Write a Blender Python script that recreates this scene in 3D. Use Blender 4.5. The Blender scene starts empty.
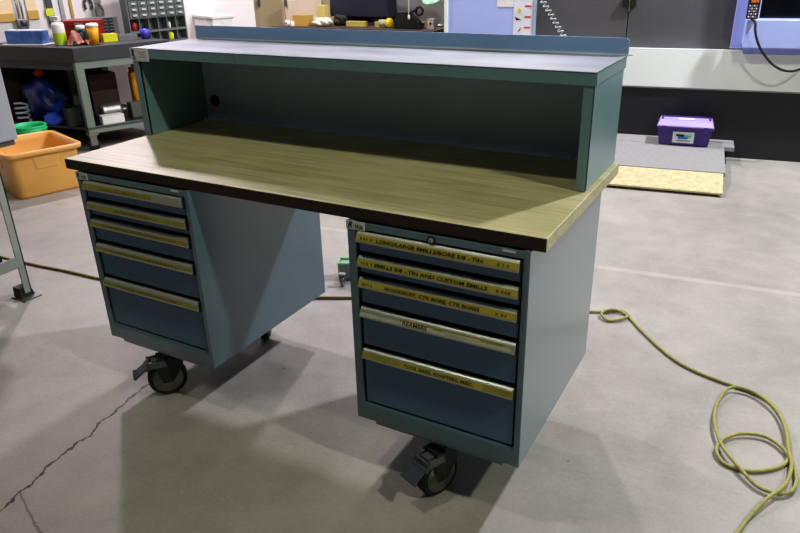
import bpy, bmesh, math, random
from mathutils import Vector, Matrix
random.seed(7)
S = bpy.context.scene
COL = S.collection
PI = math.pi

# ------------------------------------------------------------------ helpers
def lin(c):
    return tuple(((v/255)/12.92 if v/255 <= .04045 else ((v/255+.055)/1.055)**2.4) for v in c)

def pm(name, rgb, rough=.5, metal=0., var=.12, scale=6., rvar=.08, bump=0., bscale=60., coat=0., spec=.5, stretch=(1,1,1), trans=0., rgb2=None):
    m = bpy.data.materials.new(name); m.use_nodes = True
    nt = m.node_tree; N = nt.nodes; L = nt.links
    b = N['Principled BSDF']
    tc = N.new('ShaderNodeTexCoord'); mp = N.new('ShaderNodeMapping'); mp.inputs['Scale'].default_value = stretch
    L.new(tc.outputs['Object'], mp.inputs['Vector'])
    nz = N.new('ShaderNodeTexNoise'); nz.inputs['Scale'].default_value = scale; nz.inputs['Detail'].default_value = 6
    L.new(mp.outputs['Vector'], nz.inputs['Vector'])
    cr = N.new('ShaderNodeValToRGB')
    c = lin(rgb)
    if rgb2: lo, hi = c, lin(rgb2)
    else: lo = tuple(v*(1-var) for v in c); hi = tuple(min(1, v*(1+var)) for v in c)
    cr.color_ramp.elements[0].color = (*lo, 1); cr.color_ramp.elements[1].color = (*hi, 1)
    cr.color_ramp.elements[0].position = .3; cr.color_ramp.elements[1].position = .7
    L.new(nz.outputs['Fac'], cr.inputs['Fac']); L.new(cr.outputs['Color'], b.inputs['Base Color'])
    mr = N.new('ShaderNodeMapRange'); mr.inputs['To Min'].default_value = max(.02, rough-rvar); mr.inputs['To Max'].default_value = min(1, rough+rvar)
    L.new(nz.outputs['Fac'], mr.inputs['Value']); L.new(mr.outputs['Result'], b.inputs['Roughness'])
    b.inputs['Metallic'].default_value = metal
    b.inputs['Specular IOR Level'].default_value = spec
    if coat:
        b.inputs['Coat Weight'].default_value = coat; b.inputs['Coat Roughness'].default_value = .2
    if trans: b.inputs['Transmission Weight'].default_value = trans
    if bump:
        n2 = N.new('ShaderNodeTexNoise'); n2.inputs['Scale'].default_value = bscale; n2.inputs['Detail'].default_value = 3
        L.new(mp.outputs['Vector'], n2.inputs['Vector'])
        bp = N.new('ShaderNodeBump'); bp.inputs['Strength'].default_value = bump; bp.inputs['Distance'].default_value = .01
        L.new(n2.outputs['Fac'], bp.inputs['Height']); L.new(bp.outputs['Normal'], b.inputs['Normal'])
    return m

class MB:
    """collects shapes and builds ONE mesh object"""
    def __init__(s): s.v = []; s.f = []; s.mi = []; s.sm = []
    def add(s, verts, faces, mi=0, smooth=False):
        o = len(s.v); s.v += [tuple(p) for p in verts]
        for f in faces: s.f.append([i+o for i in f]); s.mi.append(mi); s.sm.append(smooth)
        return s
    def box(s, x0, x1, y0, y1, z0, z1, mi=0, M=None):
        p = [Vector((x, y, z)) for z in (z0, z1) for y in (y0, y1) for x in (x0, x1)]
        if M: p = [M @ q for q in p]
        return s.add(p, [(0,2,3,1),(4,5,7,6),(0,1,5,4),(2,6,7,3),(0,4,6,2),(1,3,7,5)], mi)
    def prism(s, poly, z0, z1, mi=0, M=None, smooth=False):
        n = len(poly)
        p = [Vector((x, y, z0)) for x, y in poly] + [Vector((x, y, z1)) for x, y in poly]
        if M: p = [M @ q for q in p]
        s.add(p, [list(range(n))[::-1], list(range(n, 2*n))], mi)
        o = len(s.v)-2*n
        for i in range(n):
            s.f.append([o+i, o+(i+1) % n, o+n+(i+1) % n, o+n+i]); s.mi.append(mi); s.sm.append(smooth)
        return s
    def prismx(s, poly, x0, x1, mi=0):      # poly in (y,z), extruded along x
        M = Matrix(((0,0,1,0),(1,0,0,0),(0,1,0,0),(0,0,0,1)))
        return s.prism(poly, x0, x1, mi, M)
    def lathe(s, prof, n=24, mi=0, M=None, smooth=True):  # prof [(r,z)]
        p = []
        for r, z in prof:
            for k in range(n):
                a = 2*PI*k/n; q = Vector((r*math.cos(a), r*math.sin(a), z)); p.append(M @ q if M else q)
        f = []
        for i in range(len(prof)-1):
            for k in range(n):
                f.append([i*n+k, i*n+(k+1) % n, (i+1)*n+(k+1) % n, (i+1)*n+k])
        if prof[0][0] > 1e-4: f.append(list(range(n))[::-1])
        if prof[-1][0] > 1e-4: f.append([(len(prof)-1)*n+k for k in range(n)])
        return s.add(p, f, mi, smooth)
    def tube(s, pts, r, n=8, mi=0):
        pts = [Vector(p) for p in pts]; P = []; up = Vector((0, 0, 1))
        for i, p in enumerate(pts):
            t = (pts[min(i+1, len(pts)-1)]-pts[max(i-1, 0)]).normalized()
            a = t.cross(up)
            if a.length < .05: a = t.cross(Vector((1, 0, 0)))
            a.normalize(); b = t.cross(a)
            for k in range(n):
                w = 2*PI*k/n; P.append(p+a*(r*math.cos(w))+b*(r*math.sin(w)))
        f = []
        for i in range(len(pts)-1):
            for k in range(n): f.append([i*n+k, i*n+(k+1) % n, (i+1)*n+(k+1) % n, (i+1)*n+k])
        f.append(list(range(n))[::-1]); f.append([(len(pts)-1)*n+k for k in range(n)])
        return s.add(P, f, mi, True)
    def text(s, txt, size, M, mi=0, width=None, shear=0., bold=0.):
        cu = bpy.data.curves.new('t', 'FONT'); cu.body = txt; cu.size = size; cu.align_x = 'CENTER'; cu.align_y = 'CENTER'; cu.shear = shear
        cu.offset = bold; cu.resolution_u = 2
        ob = bpy.data.objects.new('t', cu); COL.objects.link(ob)
        dg = bpy.context.evaluated_depsgraph_get(); me = bpy.data.meshes.new_from_object(ob.evaluated_get(dg))
        vs = [v.co.copy() for v in me.vertices]
        sx = 1
        if width and vs:
            w = max(v.x for v in vs)-min(v.x for v in vs); sx = width/w
        s.add([M @ Vector((v.x*sx, v.y, 0)) for v in vs], [list(p.vertices) for p in me.polygons], mi)
        bpy.data.objects.remove(ob); bpy.data.meshes.remove(me); bpy.data.curves.remove(cu)
        return s
    def build(s, name, mats, parent=None, loc=None, bevel=0., rot=0., origin=None, seg=2):
        me = bpy.data.meshes.new(name)
        v = s.v
        if origin is not None: v = [(a-origin[0], b-origin[1], c-origin[2]) for a, b, c in v]
        me.from_pydata(v, [], s.f)
        if not isinstance(mats, (list, tuple)): mats = [mats]
        for m in mats: me.materials.append(m)
        for p, mi, sm in zip(me.polygons, s.mi, s.sm): p.material_index = mi; p.use_smooth = sm
        me.update()
        o = bpy.data.objects.new(name, me); COL.objects.link(o)
        if parent: o.parent = parent
        if origin is not None: o.location = origin
        if loc is not None: o.location = loc
        o.rotation_euler.z = rot
        if bevel:
            b = o.modifiers.new('b', 'BEVEL'); b.width = bevel; b.segments = seg; b.limit_method = 'ANGLE'; b.angle_limit = .6
        return o

def tag(o, label, cat, group=None, kind=None):
    o['label'] = label; o['category'] = cat
    if group: o['group'] = group
    if kind: o['kind'] = kind
    return o
def thing(name, label, cat, loc, rot=0., group=None):
    o = bpy.data.objects.new(name, None); COL.objects.link(o); o.empty_display_size = .1
    o.location = loc; o.rotation_euler.z = rot
    return tag(o, label, cat, group)
def struct(o): o['kind'] = 'structure'; return o
def kids(o): return [c for c in bpy.data.objects if c.parent == o]
def spline(pts, n=6):
    P = [Vector(p) for p in pts]; out = []
    for i in range(len(P)-1):
        a = P[max(i-1, 0)]; b = P[i]; c = P[i+1]; d = P[min(i+2, len(P)-1)]
        for k in range(n):
            t = k/n
            out.append(.5*((2*b)+(c-a)*t+(2*a-5*b+4*c-d)*t*t+(3*b-a-3*c+d)*t**3))
    out.append(P[-1]); return out
def T(x, y, z): return Matrix.Translation((x, y, z))
def RX(a): return Matrix.Rotation(a, 4, 'X')
def RY(a): return Matrix.Rotation(a, 4, 'Y')
def RZ(a): return Matrix.Rotation(a, 4, 'Z')
def frame(o, ux, uy):
    ux = Vector(ux).normalized(); uy = Vector(uy).normalized(); uz = ux.cross(uy)
    return Matrix(((ux.x, uy.x, uz.x, o[0]), (ux.y, uy.y, uz.y, o[1]), (ux.z, uy.z, uz.z, o[2]), (0, 0, 0, 1)))

# ------------------------------------------------------------------ camera
yaw, pitch, roll = .5184, .4201, -.0258
cam = bpy.data.cameras.new('camera'); co = bpy.data.objects.new('camera', cam); COL.objects.link(co)
cy_, sy_, cp_, sp_ = math.cos(yaw), math.sin(yaw), math.cos(pitch), math.sin(pitch)
fwd = Vector((-sy_*cp_, cy_*cp_, -sp_)); right = Vector((cy_, sy_, 0)); up = right.cross(fwd)
r2 = right*math.cos(roll)+up*math.sin(roll); u2 = -right*math.sin(roll)+up*math.cos(roll)
co.matrix_world = Matrix(((r2.x, u2.x, -fwd.x, 2.2988), (r2.y, u2.y, -fwd.y, -1.5609), (r2.z, u2.z, -fwd.z, 1.5783), (0, 0, 0, 1)))
cam.sensor_width = 36; cam.lens = 692.149/800*36; cam.clip_start = .05
S.camera = co
S.view_settings.view_transform = 'Standard'
S.view_settings.look = 'Medium High Contrast'

# ------------------------------------------------------------------ materials
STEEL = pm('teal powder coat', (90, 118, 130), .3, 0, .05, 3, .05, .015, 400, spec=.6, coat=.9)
STEELLIT = pm('brightened teal coat', (112, 144, 150), .36, 0, .05, 3, .05, .015, 400, spec=.6, coat=.5)  # same teal lightened on the riser, painting in light it lacks
DRAWER = pm('blue drawer powder coat', (92, 120, 150), .5, 0, .05, 3, .05, .03, 400)
BLUE = pm('blue grey powder coat', (138, 170, 212), .4, 0, .05, 3, .05, .03, 400)
SHELFTOP = pm('worn top with painted sheen', (134, 138, 154), .47, 0, .42, 2.6, .12, .02, 200, stretch=(1, 3, 1), spec=.6)  # teal top; the lavender tint paints in reflected glare
ALU = pm('aluminium', (196, 196, 186), .36, .55, .06, 20, .08, stretch=(.2, 4, 4))
DULLMETAL = pm('dull zinc', (150, 150, 145), .4, .9, .1, 20)
LABEL = pm('yellow paper label', (176, 162, 66), .4, 0, .08, 40)
LABELOLD = pm('faded olive label', (146, 138, 56), .4, 0, .14, 40)
LABELGREY = pm('worn grey label', (186, 184, 160), .45, 0, .15, 30)
INK = pm('black ink', (28, 24, 14), .6)
INKFADED = pm('faded ink', (98, 92, 40), .6)
BLACK = pm('black plastic', (26, 27, 29), .5)
BLACKRUB = pm('black rubber', (30, 30, 31), .7)
DARKGREY = pm('dark grey plastic', (78, 82, 94), .45)
WHITEST = pm('white sticker', (222, 220, 224), .5)
WHITE = pm('white paint', (232, 228, 226), .5)
GREYTXT = pm('grey print', (140, 140, 150), .6)
VOID = pm('dark interior', (20, 24, 26), .8)

def wood_mat():
    m = bpy.data.materials.new('oiled butcher block'); m.use_nodes = True
    nt = m.node_tree; N = nt.nodes; L = nt.links; b = N['Principled BSDF']
    tc = N.new('ShaderNodeTexCoord'); sep = N.new('ShaderNodeSeparateXYZ'); L.new(tc.outputs['Object'], sep.inputs[0])
    # strips 45 mm wide along x
    ms = N.new('ShaderNodeMath'); ms.operation = 'MULTIPLY'; ms.inputs[1].default_value = 1/.045; L.new(sep.outputs['Y'], ms.inputs[0])
    fl = N.new('ShaderNodeMath'); fl.operation = 'FLOOR'; L.new(ms.outputs[0], fl.inputs[0])
    wn = N.new('ShaderNodeTexWhiteNoise'); wn.noise_dimensions = '1D'; L.new(fl.outputs[0], wn.inputs['W'])
    mp = N.new('ShaderNodeMapping'); mp.inputs['Scale'].default_value = (1.5, 22, 22); L.new(tc.outputs['Object'], mp.inputs[0])
    nz = N.new('ShaderNodeTexNoise'); nz.inputs['Scale'].default_value = 3; nz.inputs['Detail'].default_value = 8; L.new(mp.outputs[0], nz.inputs['Vector'])
    n2 = N.new('ShaderNodeTexNoise'); n2.inputs['Scale'].default_value = 5; n2.inputs['Detail'].default_value = 5; L.new(tc.outputs['Object'], n2.inputs['Vector'])
    a1 = N.new('ShaderNodeMath'); a1.operation = 'MULTIPLY_ADD'; a1.inputs[1].default_value = .12; L.new(wn.outputs[0], a1.inputs[0]); L.new(nz.outputs['Fac'], a1.inputs[2])
    a2 = N.new('ShaderNodeMath'); a2.operation = 'MULTIPLY_ADD'; a2.inputs[1].default_value = .6; L.new(n2.outputs['Fac'], a2.inputs[0]); L.new(a1.outputs[0], a2.inputs[2]); nz.inputs['Roughness'].default_value = .35
    cr = N.new('ShaderNodeValToRGB'); L.new(a2.outputs[0], cr.inputs[0])
    cr.color_ramp.elements[0].position = .5; cr.color_ramp.elements[0].color = (*lin((156, 148, 102)), 1)
    cr.color_ramp.elements[1].position = 1.1; cr.color_ramp.elements[1].color = (*lin((194, 184, 142)), 1)
    L.new(cr.outputs[0], b.inputs['Base Color'])
    mr = N.new('ShaderNodeMapRange'); mr.inputs['To Min'].default_value = .36; mr.inputs['To Max'].default_value = .5; L.new(n2.outputs['Fac'], mr.inputs[0]); L.new(mr.outputs[0], b.inputs['Roughness'])
    b.inputs['Specular IOR Level'].default_value = .55; b.inputs['Coat Weight'].default_value = .35; b.inputs['Coat Roughness'].default_value = .42
    return m
WOOD = wood_mat()

def floor_mat():
    m = bpy.data.materials.new('worn concrete'); m.use_nodes = True
    nt = m.node_tree; N = nt.nodes; L = nt.links; b = N['Principled BSDF']
    tc = N.new('ShaderNodeTexCoord'); sep = N.new('ShaderNodeSeparateXYZ'); L.new(tc.outputs['Object'], sep.inputs[0])
    def math_(op, a, b_=None, c=None, clamp=False):
        n = N.new('ShaderNodeMath'); n.operation = op; n.use_clamp = clamp
        for i, v in enumerate((a, b_, c)):
            if v is None: continue
            if isinstance(v, (int, float)): n.inputs[i].default_value = v
            else: L.new(v, n.inputs[i])
        return n.outputs[0]
    def noise(scale, det=6, rough=.6, vec=None):
        n = N.new('ShaderNodeTexNoise'); n.inputs['Scale'].default_value = scale; n.inputs['Detail'].default_value = det; n.inputs['Roughness'].default_value = rough
        L.new(vec or tc.outputs['Object'], n.inputs['Vector']); return n.outputs['Fac']
    big = noise(1.1); mid = noise(7); fine = noise(70, 4)
    mix = math_('ADD', math_('MULTIPLY', big, .5), math_('ADD', math_('MULTIPLY', mid, .3), math_('MULTIPLY', fine, .2)))
    cr = N.new('ShaderNodeValToRGB'); L.new(mix, cr.inputs[0])
    e = cr.color_ramp.elements; e[0].position = .36; e[0].color = (*lin((144, 139, 132)), 1); e[1].position = .64; e[1].color = (*lin((178, 172, 166)), 1)
    col = cr.outputs[0]
    def mixc(fac, c):
        nonlocal col
        n = N.new('ShaderNodeMix'); n.data_type = 'RGBA'; L.new(fac, n.inputs['Factor']); L.new(col, n.inputs[6]); n.inputs[7].default_value = (*lin(c), 1); col = n.outputs[2]
    # pale worn specks
    v = N.new('ShaderNodeTexVoronoi'); v.inputs['Scale'].default_value = 5.5; L.new(tc.outputs['Object'], v.inputs['Vector'])
    mixc(math_('MULTIPLY', math_('LESS_THAN', math_('ADD', v.outputs['Distance'], math_('MULTIPLY', fine, .12)), .085), .45), (205, 200, 196))
    v2 = N.new('ShaderNodeTexVoronoi'); v2.inputs['Scale'].default_value = 3.1; L.new(tc.outputs['Object'], v2.inputs['Vector'])
    mixc(math_('MULTIPLY', math_('LESS_THAN', math_('ADD', v2.outputs['Distance'], math_('MULTIPLY', fine, .1)), .078), .5), (92, 88, 86))
    # filled saw joint behind the bench on the right
    def line(p0, p1, w, wob, wscale):
        dx, dy = p1[0]-p0[0], p1[1]-p0[1]; Ln = math.hypot(dx, dy); dx /= Ln; dy /= Ln
        px = math_('SUBTRACT', sep.outputs['X'], p0[0]); py = math_('SUBTRACT', sep.outputs['Y'], p0[1])
        d = math_('SUBTRACT', math_('MULTIPLY', px, -dy), math_('MULTIPLY', py, -dx))
        t = math_('ADD', math_('MULTIPLY', px, dx), math_('MULTIPLY', py, dy))
        nn = math_('MULTIPLY', math_('SUBTRACT', noise(wscale, 4, .65), .5), wob)
        d = math_('ABSOLUTE', math_('ADD', d, nn))
        on = math_('MULTIPLY', math_('GREATER_THAN', t, 0), math_('LESS_THAN', t, Ln))
        fac = N.new('ShaderNodeMapRange'); fac.inputs['From Min'].default_value = w*.5; fac.inputs['From Max'].default_value = w; fac.inputs['To Min'].default_value = 1; fac.inputs['To Max'].default_value = 0
        L.new(d, fac.inputs[0])
        return math_('MULTIPLY', fac.outputs[0], on)
    mixc(math_('MULTIPLY', line((-3, 1.55), (6, 2.42), 0.03, .012, 20), .22), (212, 208, 204))
    crack = line((.19, .03), (.345, -.80), .0065, .15, 5.0)
    mixc(math_('MULTIPLY', crack, .95), (26, 22, 24))
    crack2 = line((.30, -.64), (.62, -.75), .0045, .05, 7)
    mixc(math_('MULTIPLY', crack2, .6), (60, 54, 54))
    L.new(col, b.inputs['Base Color'])
    mr = N.new('ShaderNodeMapRange'); mr.inputs['To Min'].default_value = .42; mr.inputs['To Max'].default_value = .66; L.new(mix, mr.inputs[0]); L.new(mr.outputs[0], b.inputs['Roughness'])
    b.inputs['Specular IOR Level'].default_value = .4
    bp = N.new('ShaderNodeBump'); bp.inputs['Strength'].default_value = .12; bp.inputs['Distance'].default_value = .004
    L.new(fine, bp.inputs['Height']); L.new(bp.outputs[0], b.inputs['Normal'])
    return m
FLOOR = floor_mat()

# ------------------------------------------------------------------ the main bench
H, TH = .9329, .0384
ZC = H-TH
W, D = 1.83, .7605

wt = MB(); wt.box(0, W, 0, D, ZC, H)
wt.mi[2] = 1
SHADEEDGE = pm('shaded wood edge', (52, 38, 27), .6, 0, .15, 8, stretch=(.3, 4, 4))  # front edge only: its shade painted as a darker copy of the wood
o = wt.build('worktop', [WOOD, SHADEEDGE], bevel=.003, origin=(0, 0, ZC))
tag(o, 'long oiled butcher block worktop lying across the two blue drawer cabinets', 'worktop')

# ---- drawer cabinets
CW, CD = .5524, .7153
ZB, YC = .21, -.0092
HT = [.866, .790, .722, .623, .478]         # top of each handle
PITCHL = None
def handle_profile():
    return [(0, 0), (-.010, -.0005), (-.0165, .0), (-.019, .002), (-.0200, .0055), (-.0195, .008), (-.0125, .025), (-.0095, .0285), (-.005, .031), (0, .0315)]

def caster(parent, x, y, ang, brake):
    """swivel axis at x,y; the wheel trails along ang"""
    Mx = T(x, y, 0) @ RZ(ang)        # local +X = trailing direction
    m = MB()
    m.box(-.05, .05, -.045, .045, .188, .1975, M=Mx)
    m.lathe([(.034, .168), (.036, .188)], 20, M=Mx)
    off = .045
    for s in (-1, 1):
        poly = [(-.035, .172), (.075, .172), (.078, .13), (off+.022, .062), (off-.018, .062), (-.012, .12)]
        Mp = Mx @ Matrix(((1,0,0,0),(0,0,1,s*.030-.002),(0,1,0,0),(0,0,0,1)))
        m.prism(poly, 0, .004, M=Mp)
    m.box(-.035, .07, -.03, .03, .166, .172, M=Mx)
    Mw = Mx @ T(off, 0, .0752) @ RX(PI/2)
    m.lathe([(.009, -.036), (.009, .036)], 12, M=Mw)
    c = m.build('caster', DARKMETAL, parent, bevel=.001)
    w = MB()
    w.lathe([(.012, -.021), (.05, -.021), (.052, -.0175), (.057, -.0175), (.060, -.021), (.068, -.021), (.075, -.014), (.0755, 0), (.075, .014), (.068, .021), (.060, .021), (.057, .0175), (.052, .0175), (.05, .021), (.012, .021)], 40, 0, Mw)
    for s in (-1, 1):
        w.lathe([(.050, s*.0212), (.058, s*.0215)], 40, 1, Mw)
    w.build('wheel', [BLACKRUB, RIMGREY], c)
    if brake:
        b = MB()
        Mb = Mx @ T(off+.022, 0, .141)
        # housing: open frame above the wheel
        b.box(-.03, .045, -.034, -.026, -.005, .022, M=Mb); b.box(-.03, .045, .026, .034, -.005, .022, M=Mb)
        b.box(.037, .046, -.034, .034, -.004, .022, M=Mb); b.box(-.03, -.02, -.034, .034, .0, .022, M=Mb)
        b.box(-.022, .03, -.017, .017, .008, .02, M=Mb)
        # pedal
        Mp = Mb @ T(.046, 0, .004) @ RY(.62)
        b.box(0, .062, -.031, .031, -.005, .002, 1, M=Mp)
        b.box(.056, .066, -.033, .033, -.005, .008, 1, M=Mp)
        b.box(0, .012, -.034, .034, -.014, .004, 1, M=Mp)
        b.build('brake_pedal', [PEDALGREY, DARKGREY], c, bevel=.0015)
    return c
RIMGREY = pm('pale wheel rim', (176, 176, 170), .4)
DARKMETAL = pm('black caster steel', (44, 46, 48), .45, .3)
PEDALGREY = pm('grey brake housing', (88, 90, 92), .45)

def cabinet(x0, label, drawers, lockx):
    c = thing('drawer_cabinet', label, 'cabinet', (x0, YC, 0), 0, 'drawer cabinets under the worktop')
    b = MB()
    t = .0015
    # shell
    b.box(0, .018, .0, CD, ZB, ZC-.0004); b.box(CW-.014, CW, .0, CD, ZB, ZC-.0004)
    i_ = .0012
    b.box(i_, CW-i_, CD-.012, CD-.0005, ZB+i_, ZC-.002); b.box(i_, CW-i_, .003, CD-.001, ZB+i_, ZB+.03); b.box(i_, CW-i_, .003, CD-.001, ZC-.02, ZC-.002)
    # front frame
    b.box(.012, .028, .0004, .03, ZB+.001, ZC-.0014); b.box(CW-.019, CW-.006, .0004, .03, ZB+.001, ZC-.0014)
    b.box(.02, CW-.01, .0008, .03, .871, ZC-.002)
    b.box(.01, CW-.006, .0006, .03, ZB+.0005, .266)
    b.prismx([(0.0006, .266), (.03, .266), (.03, .274), (.006, .274)], .02, CW-.012)
    b.build('body', STEEL, c, bevel=.0018)
    v = MB(); v.box(.02, CW-.016, .06, .07, ZB+.035, ZC-.025); v.build('interior', VOID, c)
    p = MB(); p.box(.065, CW-.05, .004, .05, .198, ZB); p.box(.05, CW-.05, .05, CD-.03, .198, ZB); p.build('plinth', STEEL, c, bevel=.0015)
    dx0, dx1 = .0365, CW-.0255
    for i, zt in enumerate(HT):
        znext = (HT[i+1]+.013) if i < 4 else .281
        d = MB(); d.box(dx0, dx1, .005, .02, znext, zt-.004)
        d.box(dx0+.012, dx1-.012, .02, .056, znext+.01, zt-.03)
        dr = d.build('drawer', DRAWER, c, bevel=.0012)
        h = MB(); pr = [(y+.005, z+zt-.0315) for y, z in handle_profile()]
        h.prismx(pr, dx0, dx1)
        hd = h.build('handle', ALU, dr, bevel=.0006)
        for xa, xb in ((dx0-.005, dx0-.0003), (dx1+.0003, dx1+.006)):
            h2 = MB(); h2.box(xa, xb, -.006, .02, zt-.036, zt+.001); h2.build('handle_end', BLACK, dr)
        spec = drawers[i]
        # label strip on the sloping face: from bottom (-.0255,.002) to top (-.0145,.031)
        yb_, zb_ = .005-.0197, zt-.0315+.007; yt_, zt_ = .005-.0125, zt-.0315+.025
        n = Vector((0, -(zt_-zb_), yt_-yb_)).normalized()*.0006
        def pt(x, k): return Vector((x, yb_+(yt_-yb_)*k, zb_+(zt_-zb_)*k))+n
        L = MB()
        for si, (xa, xb, ka, kb, mi) in enumerate(spec['strips']):
            X0, X1 = dx0+(dx1-dx0)*xa, dx0+(dx1-dx0)*xb
            L.add([pt(a_, k_)+n*.5*si for a_, k_ in ((X0, ka), (X1, ka), (X1, kb), (X0, kb))], [(0, 1, 2, 3)], mi)
        for (tx, xa, xb, kc, size, mi) in spec['texts']:
            if tx is None:
                rnd = random.Random(xa*99+i); u = xa
                while u < xb-.01:
                    l_ = rnd.uniform(.006, .016); q0 = dx0+(dx1-dx0)*u; q1 = dx0+(dx1-dx0)*min(xb, u+l_)
                    k0 = kc-.16-rnd.uniform(0, .06); k1 = kc+.16+rnd.uniform(0, .06)
                    L.add([pt(q0, k0)+n, pt(q1, k0)+n, pt(q1, k1)+n, pt(q0, k1)+n], [(0, 1, 2, 3)], mi); u += l_+rnd.uniform(.004, .02)
                continue
            X0, X1 = dx0+(dx1-dx0)*xa, dx0+(dx1-dx0)*xb
            og = pt((X0+X1)/2, kc)+n*1.8
            L.text(tx, size, frame(og, (1, 0, 0), (0, yt_-yb_, zt_-zb_)), mi, width=X1-X0, bold=.0003)
        lb = L.build('drawer_label', [LABEL, LABELOLD, LABELGREY, INK, INKFADED], dr)
        lb['label'] = spec['label']
    # name plate, small tag
    n = MB(); n.box(-.0015, .061, -.0018, 0, .868, ZC-.0006, 0)
    Mt = frame((.03, -.0024, .8815), (1, 0, 0), (0, 0, 1))
    n.text('R', .026, Mt @ T(-.019, 0, 0), 1, shear=.35, bold=.0008)
    n.text('·ita', .02, Mt @ T(.009, -.002, 0), 2, width=.032, bold=.0004)
    n.build('name_plate', [ALUPLATE, INKBLUE, GREYDARK], c)['label'] = 'silver name plate with dark lettering'
    n = MB(); n.box(CW-.076, CW-.04, -.0012, 0, .8835, .8895); n.build('small_tag', WHITEST, c)
    if lockx:
        k = MB(); Ml = T(lockx, -.004, .8785) @ RX(-PI/2)
        k.lathe([(.0125, -.001), (.0125, .002), (.011, .004)], 24, 0, T(lockx, 0, .8785) @ RX(PI/2))
        k.lathe([(.007, .0035), (.007, .0062), (.0055, .007)], 20, 1, T(lockx, 0, .8785) @ RX(PI/2))
        k.box(lockx-.001, lockx+.001, -.0078, -.006, .875, .882, 0)
        k.build('lock', [BLACK, ALU], c)
    return c
ALUPLATE = pm('brushed plate', (214, 214, 210), .45, .0, .1, 40)
INKBLUE = pm('dark blue ink', (24, 26, 52), .5)
GREYDARK = pm('dark grey ink', (66, 66, 70), .5)

FULL = (0, 1, .03, .97, 0)
def lab(txt, xa, xb, lbl, worn=0):
    st = [(0, 1, .04, .98, 0)]
    tx = [(txt, xa, xb, .42, .0135, 3), (None, .03, .11, .42, 0, 4), (None, .88, .96, .42, 0, 4)]
    return dict(strips=st, texts=tx, label=lbl)
RIGHT = [
    lab('LONG/LARGE EMILLS/BORE 5/8 -.TIN', .14, .80, 'yellow label reading LONG/LARGE EMILLS'),
    lab('EMILLS 5/8 -.TIN AND CUSTOM EMILLS', .12, .83, 'yellow label reading EMILLS AND CUSTOM EMILLS'),
    lab('WOODRUFF, CTR BORE, CTR BORES', .18, .79, 'yellow label reading WOODRUFF, CTR BORE'),
    dict(strips=[(.0, .98, .06, .62, 2), (.28, .93, .55, .93, 1), (.29, .50, .10, .70, 2), (.56, .80, .4, .75, 2)],
         texts=[('REAMERS', .30, .46, .42, .0155, 3)], label='worn grey label reading REAMERS'),
    dict(strips=[(.0, 1, .04, .9, 1), (.27, .82, .041, .88, 0)],
         texts=[('TOOL BARS, ADAPTERS, MISC.', 0.30, .76, .44, .0125, 3)], label='yellow label with faint lettering on a silver handle'),
]
LEFT = [
    dict(strips=[(0, .72, .08, .9, 1)], texts=[(None, .22, .62, .4, .013, 4)], label='faded olive label covering part of the handle'),
    dict(strips=[(0, 1, .08, .85, 1)], texts=[(None, .30, .66, .38, .013, 4)], label='faded olive label'),
    dict(strips=[(0, 1, .08, .72, 1)], texts=[(None, .12, .9, .36, .013, 4)], label='faded olive label with faint lettering'),
    dict(strips=[(0, 1, .08, .72, 1)], texts=[(None, .15, .88, .36, .013, 4)], label='faded olive label with faint lettering'),
    dict(strips=[(0, 1, .08, .72, 1)], texts=[(None, .20, .8, .36, .013, 4)], label='faded olive label with faint lettering'),
]
cl = cabinet(.0636, 'blue five-drawer cabinet with faded olive labels under the left end of the worktop', LEFT, 0)
cr_ = cabinet(1.2408, 'blue five-drawer cabinet with yellow labels and a lock under the right end of the worktop', RIGHT, .273)
# casters (local to the cabinets)
caster(cl, .345-.0636, .055+.0092, math.radians(-128), True)
caster(cl, .29, .60, math.radians(-60), False)
caster(cr_, 1.537-1.2408, .050+.0092, math.radians(-112), True)
caster(cr_, .29, .60, math.radians(-75), False)

# ---- riser shelf
XS0, XS1, YS, YB, ZT, LIP, LED = -.0168, 1.8169, .3976, .7605, 1.2782, .0386, .053
rs = thing('riser_shelf', 'long open teal steel riser shelf standing on the back of the worktop', 'shelf', ((XS0+XS1)/2, YB-.1, H))
def R(name, mb, mat, bev=.002):
    ox, oy, oz = rs.location
    mb.v = [(a-ox, b-oy, c-oz) for a, b, c in mb.v]
    return mb.build(name, mat, rs, bevel=bev)
m = MB(); m.box(XS0, XS1, YS, YB+.008, ZT-.006, ZT, 1)
m.box(XS0, XS1, YS, YS+.012, ZT-LIP, ZT-.0005); m.box(XS0, XS0+.012, YS+.001, YB+.006, ZT-LIP, ZT-.0005); m.box(XS1-.012, XS1, YS+.001, YB+.006, ZT-LIP, ZT-.0005)
top = R('top_panel', m, [STEELLIT, SHELFTOP], .0018)
m = MB()
poly = [(XS0, ZT-.002), (XS1+.004, ZT-.002), (XS1+.004, ZT+LED-.008), (XS1-.004, ZT+LED), (XS0+.004, ZT+LED), (XS0, ZT+LED-.004)]
Mp = Matrix(((1,0,0,0),(0,0,1,YB+.002),(0,1,0,0),(0,0,0,1))); m.prism(poly, 0, .004, M=Mp)
R('back_ledge', m, BLUE, .001)
m = MB(); m.box(XS0+.02, XS1+.018, YB-.004, YB+.0015, ZT+.0002, ZT+.004); R('flange', m, WHITEST, 0)  # thin flange coloured white for the light caught in the gap
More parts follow.
